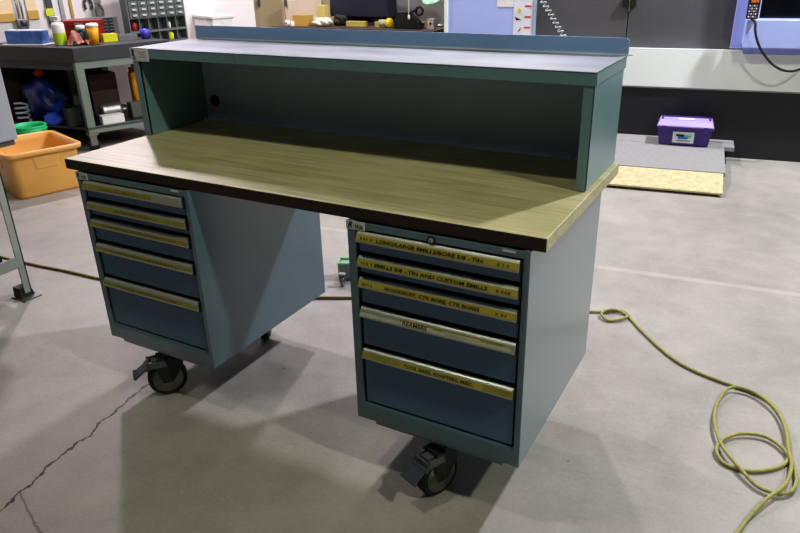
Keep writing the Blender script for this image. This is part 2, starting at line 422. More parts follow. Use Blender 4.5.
for s in (0, 1):
    m = MB()
    if s == 0:
        m.box(XS0+.002, XS0+.006, YS+.001, YB, H+.0005, ZT-LIP+.006); m.box(XS0+.002, XS0+.032, YS+.001, YS+.016, H+.0005, ZT-LIP+.006)
        m.box(XS0+.02, XS0+.032, YS+.004, YB-.01, H+.0005, ZT-LIP+.006)
    else:
        m.box(XS1-.008, XS1-.004, YS+.003, YB, H+.0005, ZT-LIP+.006); m.box(XS1-.034, XS1-.004, YS+.003, YS+.016, H+.0005, ZT-LIP+.006)
        m.box(XS1-.034, XS1-.02, YS+.004, YB-.01, H+.0005, ZT-LIP+.006)
    R('side_panel', m, STEELLIT, .002)
m = MB(); m.box(XS0+.006, XS1-.006, YB-.022, YB-.01, H+.0042, ZT-.006); bk = R('back_panel', m, pm('inner blue coat', (184, 206, 240), .5, 0, .05), 0)
m = MB(); m.box(XS0+.034, XS1-.034, YB-.034, YB-.010, H+.0005, H+.004)
R('bottom_flange', m, pm('flange steel', (200, 200, 196), .5), 0)
m = MB(); m.lathe([(.026, 0), (.026, .003), (.02, .005)], 24, M=T(.068, YB-.022, 1.019) @ RX(PI/2)); R('cable_grommet', m, BLACK, 0)
for x, y in ((.035, .70), (.137, YB-.03), (1.671, YB-.03)):
    m = MB(); m.lathe([(.006, 0), (.006, .009), (.004, .013)], 10, M=T(x, y, H+.004)); m.lathe([(.0085, 0), (.0085, .003)], 10, M=T(x, y, H+.001)); R('screw', m, WHITE, 0)
m = MB(); m.box(.523, .532, YS-.0012, YS, 1.268, 1.273); m.box(.5295, .532, YS-.0012, YS, 1.258, 1.27); R('clip', m, ALU, 0)
m = MB(); m.box(XS0-.001, XS0+.098, YS-.0014, YS, ZT-.049, ZT+.001, 0)
m.lathe([(.007, 0), (.007, .0004)], 12, 1, T(XS0+.014, YS-.0014, ZT-.011) @ RX(PI/2)); m.box(XS0+.008, XS0+.02, YS-.002, YS, ZT-.03, ZT-.018, 1)
m.lathe([(.010, 0), (.010, .0004)], 12, 2, T(XS0+.018, YS-.0014, ZT-.036) @ RX(PI/2))
for k, (a, b) in enumerate(((.04, .085), (.05, .08), (.045, .085))): m.box(XS0+a, XS0+b, YS-.002, YS, ZT-.016-k*.009, ZT-.0135-k*.009, 2)
st = R('sticker', m, [WHITEST, INK, GREYTXT], 0); st['label'] = 'white sticker with a small dark figure at the shelf corner'

# ------------------------------------------------------------------ floor and shell
fl = MB(); fl.box(-14, 12, -9, 14, -.1, 0); struct(fl.build('floor', FLOOR))
WALLWHITE = pm('white wall paint', (236, 228, 228), .7, 0, .03, 2)
WALLGREY = pm('grey wall paint', (150, 150, 152), .7, 0, .06, 2)
EA = math.atan2(.93, .37)           # direction of the left wall
LW = (-4.35, 2.96)                  # a point of the left wall
m = MB(); m.box(-4.0, 2.42, 0, .1, 0, 3.2)
o = m.build('wall_left', WALLWHITE, loc=(LW[0], LW[1], 0), rot=EA); struct(o)
m = MB(); m.box(-8, 9, 0, .1, 0, 3.2)
o = m.build('wall_back', WALLGREY, loc=(0, 8.6, 0), rot=math.radians(7.4)); struct(o)

# local frames: wl(s, d, z): s along the left wall, d out from it
def wl(s, d, z): 
    ca, sa = math.cos(EA), math.sin(EA)
    return (LW[0]+s*ca+d*sa, LW[1]+s*sa-d*ca, z)

# ------------------------------------------------------------------ machine (frame turned 7.4 degrees)
TH_M = math.radians(7.4); MO = (1.08, 4.62)
def mf(X, Y, z):
    c, s = math.cos(TH_M), math.sin(TH_M)
    return (MO[0]+X*c-Y*s, MO[1]+X*s+Y*c, z)
CHAR = pm('charcoal door paint', (88, 86, 90), .5, 0, .06, 1.5)
LAV = pm('lavender blue paint', (178, 190, 246), .5, 0, .03, 2)
BELT = pm('light grey paint', (240, 243, 240), .5, 0, .03, 2)
SKIRT = pm('near black paint', (34, 35, 40), .6, 0, .1, 2)
GLASSBLK = pm('dark window', (16, 17, 20), .15)
mc = thing('milling_machine', 'large machine tool with charcoal sliding doors, lavender frame and pale grey tray band', 'machine', (MO[0], MO[1], 0), TH_M)
m = MB(); m.box(-1.64, 2.6, .05, 2.2, .02, 2.0); m.build('housing', SKIRT, mc)
m = MB(); m.box(-1.64, 2.6, -.085, .05, .0, .54); m.build('skirt', SKIRT, mc, bevel=.004)
m = MB(); m.box(-.86, 2.6, -.11, .05, .553, .845); m.box(-.86, 2.6, -.11, -.095, .845, .858); m.box(-.86, 2.6, -.10, .05, .54, .553, 1)
m.build('tray_band', [BELT, DULLMETAL], mc, bevel=.003)
for xa, xb in ((-.842, -.088), (-.082, .712)):
    m = MB(); m.box(xa, xb, -.005, .05, .846, 1.98)
    d = m.build('sliding_door', CHAR, mc, bevel=.004)
    hx = -.115 if xa < -.5 else -.055
    h = MB(); h.box(hx-.022, hx+.022, -.045, -.005, 1.165, 1.23, 0); h.build('handle', BLACK, d, bevel=.006)
m = MB(); m.box(-.089, -.075, -.03, -.02, 1.13, 1.24); m.build('latch_bar', pm('brass bar', (150, 140, 90), .4, .5), mc, bevel=.002)
m = MB(); m.box(.712, .80, -.03, .05, .858, 1.98); m.build('door_post', LAV, mc, bevel=.004)
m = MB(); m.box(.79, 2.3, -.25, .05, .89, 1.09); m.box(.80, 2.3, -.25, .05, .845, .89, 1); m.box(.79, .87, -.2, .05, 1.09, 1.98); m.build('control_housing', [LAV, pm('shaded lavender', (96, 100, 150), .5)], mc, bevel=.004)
m = MB(); m.box(.87, 2.3, -.1, .05, 1.088, 1.98); m.build('window', GLASSBLK, mc)
m = MB(); m.box(-1.64, -.842, -.02, .05, .545, 1.98); m.box(-1.665, -1.63, -.03, .05, .545, 1.98, 1); m.build('side_panel', [LAV, BELT], mc, bevel=.003)
m = MB(); m.box(-.862, -.840, -.03, .05, .846, 1.98); m.build('door_edge', pm('pale blue trim', (170, 186, 214), .5), mc)
# coiled air line on the left door
m = MB()
cp = []
for k in range(140):
    t = k/139; a = t*2*PI*11
    cp.append((-.82+.25*t+.018*math.cos(a), -.035+.018*math.sin(a), 1.26-.36*t+.010*math.cos(a)))
m.tube(cp, .0045, 6); m.build('coiled_hose', pm('clear hose', (196, 200, 204), .3), mc)['label'] = 'silvery coiled hose hanging on the left sliding door'

# papers on the side panel: flat things of their own
def mpaper(name, x0, x1, z0, z1, mats, fn, label, cat):
    m = MB(); m.box(x0, x1, -.0235, -.0205, z0, z1, 0)
    if fn: fn(m)
    o = m.build(name, mats, loc=(MO[0], MO[1], 0), rot=TH_M); return tag(o, label, cat)
RED = pm('red print', (206, 70, 80), .6); YGREEN = pm('yellow green print', (196, 206, 50), .6); LILAC = pm('white poster', (226, 224, 236), .6)
def poster(m):
    for k in range(4):
        z = 1.257-k*.087
        m.box(-.938, -.884, -.0245, -.023, z-.006, z+.008, 1)
    m.prism([(-1.0, 1.115), (-.975, 1.115), (-.968, 1.14), (-.98, 1.158), (-1.0, 1.145)], .0232, .0245, 2, M=Matrix(((1,0,0,0),(0,0,-1,0),(0,1,0,0),(0,0,0,1))))
    m.prism([(-1.02, 1.085), (-1.01, 1.055), (-.965, 1.06), (-.985, 1.068)], .0232, .0245, 3, M=Matrix(((1,0,0,0),(0,0,-1,0),(0,1,0,0),(0,0,0,1))))
    m.prism([(-.995, .955), (-.97, .975), (-.966, 1.0), (-.98, .98)], .0232, .0245, 3, M=Matrix(((1,0,0,0),(0,0,-1,0),(0,1,0,0),(0,0,0,1))))
mpaper('safety_poster', -1.035, -.868, .90, 1.30, [LILAC, RED, YGREEN, INK], poster, 'white poster with red lines and small figures on the lavender machine panel', 'poster')
mpaper('paper_sheet', -1.185, -1.037, 1.165, 1.36, [WHITE], None, 'blank white paper sheet taped to the lavender panel left of the poster', 'paper')

# pendant + cable
pd = thing('control_pendant', 'black handheld control pendant with orange display hanging on the lavender frame', 'control pendant', mf(.815, -.285, 1.10), TH_M)
m = MB(); m.box(-.04, .04, -.02, .033, 0, .26, 0); m.build('casing', [BLACK], pd, bevel=.008)
m = MB(); m.box(-.022, .028, -.024, -.02, .115, .24, 0); m.build('display', pm('orange display', (226, 140, 60), .4, rgb2=(190, 90, 40), scale=60), pd)
m = MB()
for i in range(4):
    for j in range(5): m.box(-.03+i*.015, -.021+i*.015, -.0245, -.02, .012+j*.019, .022+j*.019, (i+j) % 2)
m.build('keypad', [WHITE, GREYTXT], pd)
cab = [(.815, -.29, 1.10), (.84, -.33, 1.08), (.85, -.335, 1.02), (.873, -.33, .956), (.91, -.33, .89), (.954, -.33, .836), (1.0, -.33, .79), (1.048, -.33, .759), (1.09, -.33, .744), (1.131, -.33, .740), (1.17, -.33, .747), (1.22, -.33, .775), (1.28, -.33, .84), (1.32, -.30, .89)]
m = MB(); m.tube(spline(cab, 5), .009, 8); m.build('cable', BLACKRUB, pd); bpy.data.objects['cable'].location = (0, 0, 0)
cbo = bpy.data.objects['cable']; me = cbo.data
for v in me.vertices: v.co.x -= .815; v.co.y += .285; v.co.z -= 1.10

# ramp in front of the machine and the purple toolbox
CARPET = pm('grey ramp carpet', (150, 148, 148), .9, 0, .08, 40, .05, .3, 200)
OSB = pm('strand board', (208, 198, 160), .7, 0, .2, 26, .05, .2, 60, rgb2=(184, 170, 128))
rp = thing('wooden_ramp', 'low carpeted wooden ramp with a bare strand board strip against the machine', 'ramp', mf(0, -.9, 0), TH_M)
def RP(name, mb, mat, bev=.002):
    mb.v = [(a, b+.9, c) for a, b, c in mb.v]; return mb.build(name, mat, rp, bevel=bev)
m = MB(); m.prismx([(-1.215, .018), (-1.215, .032), (-.945, .098), (-.945, .084)], -.75, .762); RP('strand_board', m, OSB)
m = MB(); m.prismx([(-.945, .07), (-.945, .104), (-.33, .142), (-.33, .11)], -.75, .775); m.box(-.75, .85, -.33, -.09, .11, .144); RP('carpet_board', m, CARPET)
m = MB()
for x in (-.7, 0, .69): m.prismx([(-1.19, 0), (-1.19, .018), (-.945, .072), (-.33, .11), (-.09, .11), (-.09, 0)], x, x+.045)
RP('frame', m, pm('raw timber', (70, 62, 52), .8))
PURP = pm('purple plastic', (70, 48, 128), .4, 0, .05); LILA = pm('lilac plastic', (178, 160, 214), .4, 0, .05)
tb = thing('tool_box', 'purple plastic toolbox with a lilac lid sitting on the ramp', 'toolbox', mf(.468, -.28, .1445), TH_M)
m = MB(); m.add([(-.185, -.095, 0), (.185, -.095, 0), (.185, .095, 0), (-.185, .095, 0), (-.2, -.108, .13), (.2, -.108, .13), (.2, .108, .13), (-.2, .108, .13)], [(0,3,2,1),(4,5,6,7),(0,1,5,4),(1,2,6,5),(2,3,7,6),(3,0,4,7)]); m.build('tub', PURP, tb, bevel=.008)
m = MB(); m.box(-.212, .212, -.118, .118, .128, .158, 1); m.add([(-.208, -.115, .158), (.208, -.115, .158), (.208, .115, .158), (-.208, .115, .158), (-.195, -.075, .19), (.195, -.075, .19), (.195, .095, .19), (-.195, .095, .19)], [(0,3,2,1),(4,5,6,7),(0,1,5,4),(1,2,6,5),(2,3,7,6),(3,0,4,7)], 0)
m.box(-.17, -.135, -.122, -.112, .11, .155, 1); m.box(.135, .17, -.122, -.112, .11, .155, 1); m.box(-.212, .212, -.1195, -.118, .150, .157, 0)  # last strip paints a thin highlight along the lid front
m.build('lid', [LILA, PURP], tb, bevel=.006)
m = MB(); m.box(-.185, .185, .07, .085, .19, .2); m.box(-.185, -.17, -.02, .085, .19, .2); m.box(.17, .185, -.02, .085, .19, .2); m.box(-.06, .06, -.035, .02, .19, .197, 1); m.build('carry_handle', [PURP, WHITEST], tb, bevel=.003)
m = MB(); yl = -.1065
m.add([(-.085, -.1035+.001, .022), (.075, -.1035+.001, .022), (.075, -.1105, .112), (-.085, -.1105, .112)], [(0, 1, 2, 3)], 0)
def lq(x0, x1, z0, z1, mi): 
    fy = lambda z: -.1030-(z-.022)*.0085/.09-.0009
    m.add([(x0, fy(z0), z0), (x1, fy(z0), z0), (x1, fy(z1), z1), (x0, fy(z1), z1)], [(0, 1, 2, 3)], mi)
lq(-.06, .0, .075, .092, 1); lq(-.045, .03, .055, .075, 2); lq(.0, .055, .065, .088, 3); lq(-.05, .05, .035, .045, 4)
m.build('label_sticker', [WHITEST, INKBLUE, pm('blue print', (60, 110, 190), .5), pm('teal print', (110, 190, 190), .5), GREYTXT], tb)

# ------------------------------------------------------------------ ropes
ROPE = pm('yellow green rope', (168, 164, 100), .7, 0, .2, 120, .05, .4, 300)
rp_ = [(1.50,1.40),(1.58,1.42),(1.642,1.436),(1.697,1.464),(1.758,1.506),(1.803,1.472),(1.787,1.42),(1.731,1.381),(1.690,1.417),(1.726,1.478),(1.79,1.478),(1.881,1.361),(1.991,1.23),(2.087,1.143),(2.19,1.094),(2.304,1.065),(2.358,1.054),(2.431,1.01),(2.479,.909),(2.503,.775),(2.501,.674),(2.468,.612),(2.397,.559),(2.321,.558),(2.287,.606),(2.296,.676),(2.35,.746),(2.428,.767),(2.493,.711),(2.526,.605),(2.523,.525),(2.488,.481),(2.423,.483),(2.362,.546),(2.304,.63),(2.265,.746),(2.254,.877),(2.272,.987),(2.305,1.04),(2.377,1.03),(2.45,.95),(2.486,.84),(2.500,.718),(2.512,.639),(2.498,.523),(2.449,.422),(2.409,.33),(2.388,.26),(2.36,.17),(2.34,.08)]
zz = []
for i, p in enumerate(rp_):
    z = .008
    if 8 <= i <= 9: z = .020
    if 5 <= i <= 6: z = .012
    if 24 <= i <= 32: z = .014
    if 33 <= i <= 35: z = .020
    if 37 <= i <= 43: z = .020
    if i in (44, 45): z = .022
    zz.append((p[0], p[1], z))
m = MB(); m.tube(spline(zz, 6), .0062, 8)
o = m.build('extension_rope', ROPE, origin=(2.3, .9, 0)); tag(o, 'yellow-green rope lying in loops on the floor right of the bench', 'rope')
cl_ = [(-3.2, .75), (-2.4, .62), (-1.8, .57), (-1.392, .582), (-1.117, .608), (-.845, .624), (-.5, .66), (-.1, .75), (.2, .88), (.388, .979), (.526, 1.047), (.9, 1.25), (1.2, 1.36), (1.40, 1.39), (1.492, 1.40)]
m = MB(); m.tube(spline([(a, b, .0075) for a, b in cl_], 6), .0075, 8)
o = m.build('floor_cable', pm('brown yellow cable', (124, 104, 50), .6, 0, .15, 60), origin=(-.5, .7, 0)); tag(o, 'dark yellow cable running across the floor behind the bench', 'cable')

# small grey box with green edge and steel connector seen between the cabinets
gb = thing('power_box', 'small grey box with bright green top edge on the floor between the cabinets', 'box', (.375, 1.265, 0), .45)
m = MB(); m.box(-.06, .12, -.03, .05, 0, .085, 0); m.build('case', pm('grey green box', (150, 162, 158), .5), gb, bevel=.003)
m = MB(); m.box(-.062, .122, -.032, -.024, .085, .097, 0); m.box(-.062, .122, .044, .052, .085, .097, 0); m.box(-.062, -.054, -.024, .044, .085, .097, 0); m.box(.114, .122, -.024, .044, .085, .097, 0); m.build('rim', pm('bright green rubber', (140, 222, 150), .5), gb, bevel=.003)
hk = thing('metal_swivel', 'shiny steel swivel caster lying before the green-edged box', 'caster', (.395, 1.16, 0), .4)
m = MB(); m.lathe([(.006, -.009), (.02, -.011), (.027, -.008), (.027, .008), (.02, .011), (.006, .009)], 20, M=T(0, 0, .0272) @ RY(PI/2) ); m.build('wheel', DULLMETAL, hk)
m = MB(); m.box(-.016, -.012, -.012, .012, .025, .07); m.box(.012, .016, -.012, .012, .025, .07); m.box(-.018, .018, -.016, .016, .066, .07); m.build('fork', DULLMETAL, hk, bevel=.001)

# ------------------------------------------------------------------ grey stand at the left edge
CARTG = pm('grey green paint', (150, 156, 148), .5, 0, .06, 4); CARTP = pm('pale grey panel', (168, 168, 176), .5, 0, .04, 4)
ct = thing('equipment_stand', 'grey steel stand with angle legs and boxed upper body at the left edge', 'stand', (-1.0, .31, 0))
m = MB(); m.box(-.64, -.022, -1.1, .165, .80, 1.30); m.build('upper_box', CARTP, ct, bevel=.006)
m = MB(); m.box(-.62, -.035, -1.08, .15, .775, .80); m.build('bottom_tray', pm('dark tray', (84, 88, 88), .6), ct)
for (x, y, sx, sy) in ((0, 0, 1, 1), (0, -1.0, 1, -1), (-.56, 0, -1, 1), (-.56, -1.0, -1, -1)):
    m = MB()
    xa, xb = sorted((x, x-sx*.006)); ya, yb2 = sorted((y+sy*.02, y-sy*.018)); m.box(xa, xb, ya, yb2, .03, .775)
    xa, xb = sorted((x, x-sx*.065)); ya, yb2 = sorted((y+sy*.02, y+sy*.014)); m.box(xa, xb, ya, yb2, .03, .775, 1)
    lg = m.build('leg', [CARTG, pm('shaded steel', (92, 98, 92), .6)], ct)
    f = MB(); xa, xb = sorted((x+sx*.035, x-sx*.08)); ya, yb2 = sorted((y+sy*.045, y-sy*.05)); f.box(xa, xb, ya, yb2, 0, .008, 1)
    f.prismx([(min(ya, yb2)+.01, .008), (max(ya, yb2)-.01, .008), (y+.02, .06), (y-.035, .06)], min(x-sx*.07, x-sx*.007), max(x-sx*.07, x-sx*.007), 0); f.build('foot', [BLACK, DULLMETAL], lg)
    if (x, y) == (0, 0):
        for z in (.3, .36, .5, .56, .7):
            b = MB(); b.lathe([(.006, 0), (.006, .004)], 8, M=T(-.03, .014, z) @ RX(PI/2)); b.build('bolt', DULLMETAL, lg)
m = MB(); m.box(-.006, .004, -1.0, .01, .175, .235); m.box(-.56, 0, -1.0, .01, .175, .181); m.build('lower_tray', CARTG, ct, bevel=.002)
o = MB(); o.box(-.3, -.05, -.35, -.06, .1815, .25, 0); o.box(-.26, -.1, -.3, -.1, .25, .252, 1)
o = o.build('manual_binder', [pm('navy cover', (36, 40, 66), .5), WHITE], loc=(-1.0, .31, 0), bevel=.003); tag(o, 'dark navy binder with white sheet on the lower tray of the grey stand', 'binder')

# ------------------------------------------------------------------ orange tote and green bucket
TOTE = pm('orange yellow plastic', (226, 170, 92), .4, 0, .06, 5, .06)
def tote():
    A = Vector((-2.57, 1.37)); B = Vector((-2.42, 1.86)); a = (B-A).normalized(); n = Vector((-a.y, a.x))
    base = (A+B)/2+n*.33+Vector((.05, -.09)); ang = math.atan2(a.y, a.x)
    t = thing('storage_tote', 'orange plastic storage tote standing open on the floor', 'tote', (base.x, base.y, 0), ang)
    def rr(hx, hy, r, z, k=5):
        out = []; hx += .015; hy += .07
        for (cx, cy, a0) in ((hx-r, hy-r, 0), (-hx+r, hy-r, PI/2), (-hx+r, -hy+r, PI), (hx-r, -hy+r, 3*PI/2)):
            for i in range(k): 
                w = a0+PI/2*i/(k-1); out.append((cx+r*math.cos(w), cy+r*math.sin(w), z))
        return out
    rings = [rr(.205, .205, .05, .006), rr(.215, .215, .06, 0), rr(.22, .22, .06, .02), rr(.235, .235, .06, .30), rr(.236, .236, .06, .31), rr(.262, .262, .065, .315), rr(.265, .265, .065, .345), rr(.255, .255, .065, .352), rr(.232, .232, .06, .345), rr(.225, .225, .06, .30), rr(.198, .198, .055, .015)]
    n_ = len(rings[0]); m = MB(); vs = sum(rings, []); f = []
    for i in range(len(rings)-1):
        for k in range(n_): f.append([i*n_+k, i*n_+(k+1) % n_, (i+1)*n_+(k+1) % n_, (i+1)*n_+k])
    f.append(list(range(n_))[::-1]); f.append([(len(rings)-1)*n_+k for k in range(n_)])
    m.add(vs, f, 0, True); m.build('tub', TOTE, t)
    # raised grip panels on the side walls
    for q in range(4):
        g = MB(); Mg = RZ(q*PI/2)
        pts = []
        ex_ = .015 if q % 2 else .07
        for (x, z, o_) in ((-.09, .2, .0), (.09, .2, .0), (.1, .305, .0), (-.1, .305, .0)): pts.append(Mg @ Vector((x, -(ex_+.216+.02*(z-.02)/.28)+.004, z)))
        pts2 = []
        for (x, z) in ((-.08, .21), (.08, .21), (.085, .305), (-.085, .305)): pts2.append(Mg @ Vector((x, -(ex_+.216+.02*(z-.02)/.28)-.005, z)))
        g.add(pts+pts2, [(4,5,6,7),(0,1,5,4),(1,2,6,5),(2,3,7,6),(3,0,4,7)]); g.build('grip', TOTE, t, bevel=.006)
tote()
bk_ = thing('bucket', 'bright green plastic bucket standing behind the orange tote', 'bucket', (-3.37, 2.03, 0))
GREENB = pm('green plastic', (44, 186, 120), .4)
m = MB(); m.lathe([(.11, .0), (.135, .30), (.142, .30), (.142, .315), (.137, .318), (.139, .335), (.141, .345), (.133, .345), (.128, .31), (.105, .012)], 32); m.build('pail', GREENB, bk_)

# ------------------------------------------------------------------ workshop bench against the left wall
BG_GREEN = pm('grey green steel', (124, 136, 126), .5, 0, .08, 5)
BENCHTOP = pm('dark bench top', (62, 62, 66), .55, 0, .1, 6)
DARKIN = pm('shade and rack brown', (40, 30, 26), .8, 0, .2, 5)
e_ = Vector((.37, .93)).normalized(); nw = Vector((e_.y, -e_.x))
A_ = Vector((-3.27, 2.53)); B_ = A_+e_*.88
sd = (A_-Vector(LW)).dot(nw)
Bw = B_-nw*((B_-Vector(LW)).dot(nw)-.03)-e_*.28
Lw = Vector((-4.50, 2.385)); 
wb = thing('workshop_bench', 'grey steel bench with thick dark top crowded with tools at the left wall', 'workbench', (A_.x, A_.y, 0))
def WB(name, mb, mat, bev=0.):
    mb.v = [(a-A_.x, b-A_.y, c) for a, b, c in mb.v]; return mb.build(name, mat, wb, bevel=bev)
m = MB(); m.prism([tuple(A_), tuple(B_), tuple(Bw), tuple(Lw)], .80, .923); WB('bench_top', m, BENCHTOP, .006)
Me = Matrix(((e_.x, nw.x, 0, A_.x), (e_.y, nw.y, 0, A_.y), (0, 0, 1, 0), (0, 0, 0, 1)))   # x along e, y outward
m = MB(); m.box(.05, .87, -.06, -.015, .735, .799, M=Me); WB('end_rail', m, BG_GREEN, .003)
lv = (Lw-A_).normalized(); 
m = MB(); p0 = A_+lv*.06; p1 = A_+lv*1.1; q = Vector((-lv.y, lv.x))*-1
m.prism([tuple(p0+q*.06), tuple(p1+q*.06), tuple(p1+q*.10), tuple(p0+q*.10)], .72, .799); WB('front_rail', m, pm('dark rail', (70, 72, 70), .6))
for (s_, d_) in ((0, -.09), (.78, -.10), (.48, -1.0), (.15, -1.0)):
    m = MB(); m.box(s_, s_+.07, d_, d_+.08, .16, .80, M=Me); m.box(s_-.01, s_+.08, d_-.01, d_+.09, .145, .16, M=Me); lg = WB('leg', m, BG_GREEN, .004)
    c = MB(); Mc = Me @ T(s_+.035, d_+.04, .055) @ RX(PI/2); c.lathe([(.01, -.018), (.05, -.018), (.055, -.01), (.055, .01), (.05, .018), (.01, .018)], 20, M=Mc); c.v = [(a-A_.x, b-A_.y, cc) for a, b, cc in c.v]; c.build('caster_wheel', BLACKRUB, lg)
    c = MB(); c.box(s_+.005, s_+.065, d_+.015, d_+.02, .05, .145, M=Me); c.box(s_+.005, s_+.065, d_+.06, d_+.065, .05, .145, M=Me); c.v = [(a-A_.x, b-A_.y, cc) for a, b, cc in c.v]; c.build('caster_fork', DULLMETAL, lg)
m = MB(); m.prism([tuple(A_), tuple(B_), tuple(Bw), tuple(Lw)], .20, .222, 1); m.box(.0, .87, -.03, .0, .165, .2225, M=Me); WB('lower_shelf', m, [BG_GREEN, DARKMETAL])
m = MB(); m.prism([tuple(Lw+nw*.002), tuple(Bw+nw*.002), tuple(Bw-nw*.008), tuple(Lw-nw*.008)], .0, .79); WB('shade_board', m, DARKIN)  # dark sheet added to paint the shade under the bench

def ew(s, d, z): return tuple((A_+e_*s+nw*d).to_3d()+Vector((0, 0, z)))
EANG = math.atan2(e_.y, e_.x)
def onb(name, mb, mats, x, y, z, rot, label, cat, bev=.004, group=None):
    o = mb.build(name, mats, loc=(x, y, z), rot=rot, bevel=bev); return tag(o, label, cat, group)
ZB_ = .9235
PRINTBLUE = pm('blue printed card', (66, 108, 190), .5, 0, .35, 16, rgb2=(110, 150, 220))
g = thing('parts_carton', 'blue printed open carton on a white tray at the left end of the dark bench', 'carton', (-3.93, 2.58, ZB_), .3)
m = MB(); m.box(-.19, .19, -.05, .05, .014, .125); m.build('carton_body', PRINTBLUE, g, bevel=.004)
m = MB(); m.box(-.22, .22, -.08, .07, 0, .012); m.build('tray', WHITE, g, bevel=.003)
m = MB(); m.box(-.175, .175, -.04, .04, .1255, .130); m.build('contents', WHITE, g)
g = thing('spray_bottle', 'white spray bottle with yellow-green label beside the blue carton', 'bottle', (-3.58, 2.66, ZB_), .2)
m = MB(); m.lathe([(.05, 0), (.054, .008), (.054, .17), (.046, .19), (.022, .2), (.02, .21)], 24); m.build('bottle', WHITE, g)
m = MB(); m.lathe([(.0545, .01), (.0548, .012), (.0548, .105), (.0545, .107)], 24); m.build('label_band', pm('lime print', (186, 214, 50), .5), g)
m = MB(); m.lathe([(.026, .2), (.026, .215), (.02, .22)], 16); m.box(-.06, .03, -.016, .016, .215, .245); m.box(-.05, -.035, -.01, .01, .175, .22); m.build('trigger_head', WHITE, g, bevel=.004)
RED_ = pm('dark red paint', (150, 34, 38), .4)
g = thing('red_toolbox', 'dark red metal toolbox standing behind the brown rag on the bench', 'toolbox', (-3.66, 2.98, ZB_), .55)
m = MB(); m.box(-.17, .17, -.08, .08, 0, .14); m.build('case', RED_, g, bevel=.006)
m = MB(); m.box(-.175, .175, -.085, .085, .141, .19); m.build('lid', RED_, g, bevel=.008)
m = MB(); m.box(-.04, .04, -.096, -.086, .11, .17); m.build('latch', DULLMETAL, g, bevel=.002)
g = thing('glass_jar', 'dark green jar with white cap in front of the red toolbox', 'jar', (-3.50, 2.83, ZB_))
m = MB(); m.lathe([(.045, 0), (.05, .01), (.05, .11), (.035, .125)], 20); m.build('jar_body', pm('dark green glass', (26, 58, 56), .2), g)
m = MB(); m.lathe([(.036, .1255), (.038, .128), (.038, .155), (.03, .158)], 20); m.build('cap', WHITE, g)
# rag: crumpled
m = MB(); n1 = 28; vs = []
for i in range(n1):
    for j in range(n1):
        x = -.09+.18*i/(n1-1); y = -.07+.14*j/(n1-1)
        h = .012+.12*math.exp(-((x+.03)/.05)**2-(y/.05)**2)+.012*math.sin(x*80+y*45)+.010*math.sin(y*90+x*30)+.008*math.sin(x*140-y*60)
        vs.append((x, y, max(.002, h)))
m.add(vs, [(i*n1+j, (i+1)*n1+j, (i+1)*n1+j+1, i*n1+j+1) for i in range(n1-1) for j in range(n1-1)], 0, True)
onb('cleaning_rag', m, pm('brown pink cloth', (176, 116, 104), .9, 0, .2, 14), -3.42, 2.73, ZB_, .7, 'crumpled brownish pink rag lying between bottle and yellow cup', 'rag', 0)
g = thing('paper_cup', 'orange yellow paper cup with white lid on the bench', 'cup', (-3.30, 2.80, ZB_))
m = MB(); m.lathe([(.036, 0), (.052, .155)], 24); m.build('cup', pm('orange yellow card', (236, 172, 40), .5), g)
m = MB(); m.lathe([(.056, .1552), (.056, .168), (.05, .172), (.046, .182), (.03, .184)], 24); m.build('lid', WHITE, g)
m = MB(); m.box(-.065, .065, -.04, .04, 0, .068); m.box(-.06, .06, -.036, .036, .068, .071, 1)
onb('yellow_carton', m, [pm('bright yellow card', (226, 222, 40), .5), pm('yellow inner', (190, 180, 40), .6)], -3.37, 3.02, ZB_, EANG, 'small bright yellow box to the right of the paper cup', 'box')
m = MB(); m.lathe([(.03, 0), (.035, .01), (.035, .03), (.025, .05), (.012, .062)], 18)
onb('white_pot', m, WHITE, -3.43, 3.10, ZB_, 0, 'small white lidded pot behind the yellow box', 'pot', 0)
# small parts organiser (dark grid)
g = thing('parts_organiser', 'dark small-parts organiser with a grid of pockets at the back of the bench', 'organiser', (-3.83, 3.23, ZB_), EANG)
m = MB(); m.box(-.19, .19, -.06, .06, 0, .185); m.box(.19, .225, -.055, .055, 0, .185); m.build('frame', pm('grey plastic', (96, 98, 98), .5), g, bevel=.003)
for i in range(6):
    for j in range(6):
        m = MB(); m.box(-.182+i*.0615, -.130+i*.0615, -.066, -.0602, .008+j*.0295, .030+j*.0295); m.box(-.175+i*.0615, -.137+i*.0615, -.072, -.066, .008+j*.0295, .014+j*.0295, 1)
        m.build('pocket_drawer', [BLACK, DULLMETAL], g)
m = MB(); m.box(-.09, .09, -.06, .06, 0, .01); m.box(-.09, .09, -.06, -.054, .01, .05); m.box(-.09, .09, .054, .06, .01, .05); m.box(-.09, -.084, -.054, .054, .01, .05); m.box(.084, .09, -.054, .054, .01, .05)
onb('open_tray', m, pm('clear grey plastic', (120, 122, 126), .3), -3.33, 3.18, ZB_, EANG, 'shallow grey open tray right of the bright yellow box', 'tray', .002)
m = MB(); m.lathe([(.036, 0), (.045, .085), (.042, .085), (.034, .006)], 24)
onb('blue_cup', m, pm('violet blue plastic', (78, 72, 190), .4), -3.24, 3.33, ZB_, 0, 'violet blue plastic cup at the far end of the dark bench', 'cup', 0)

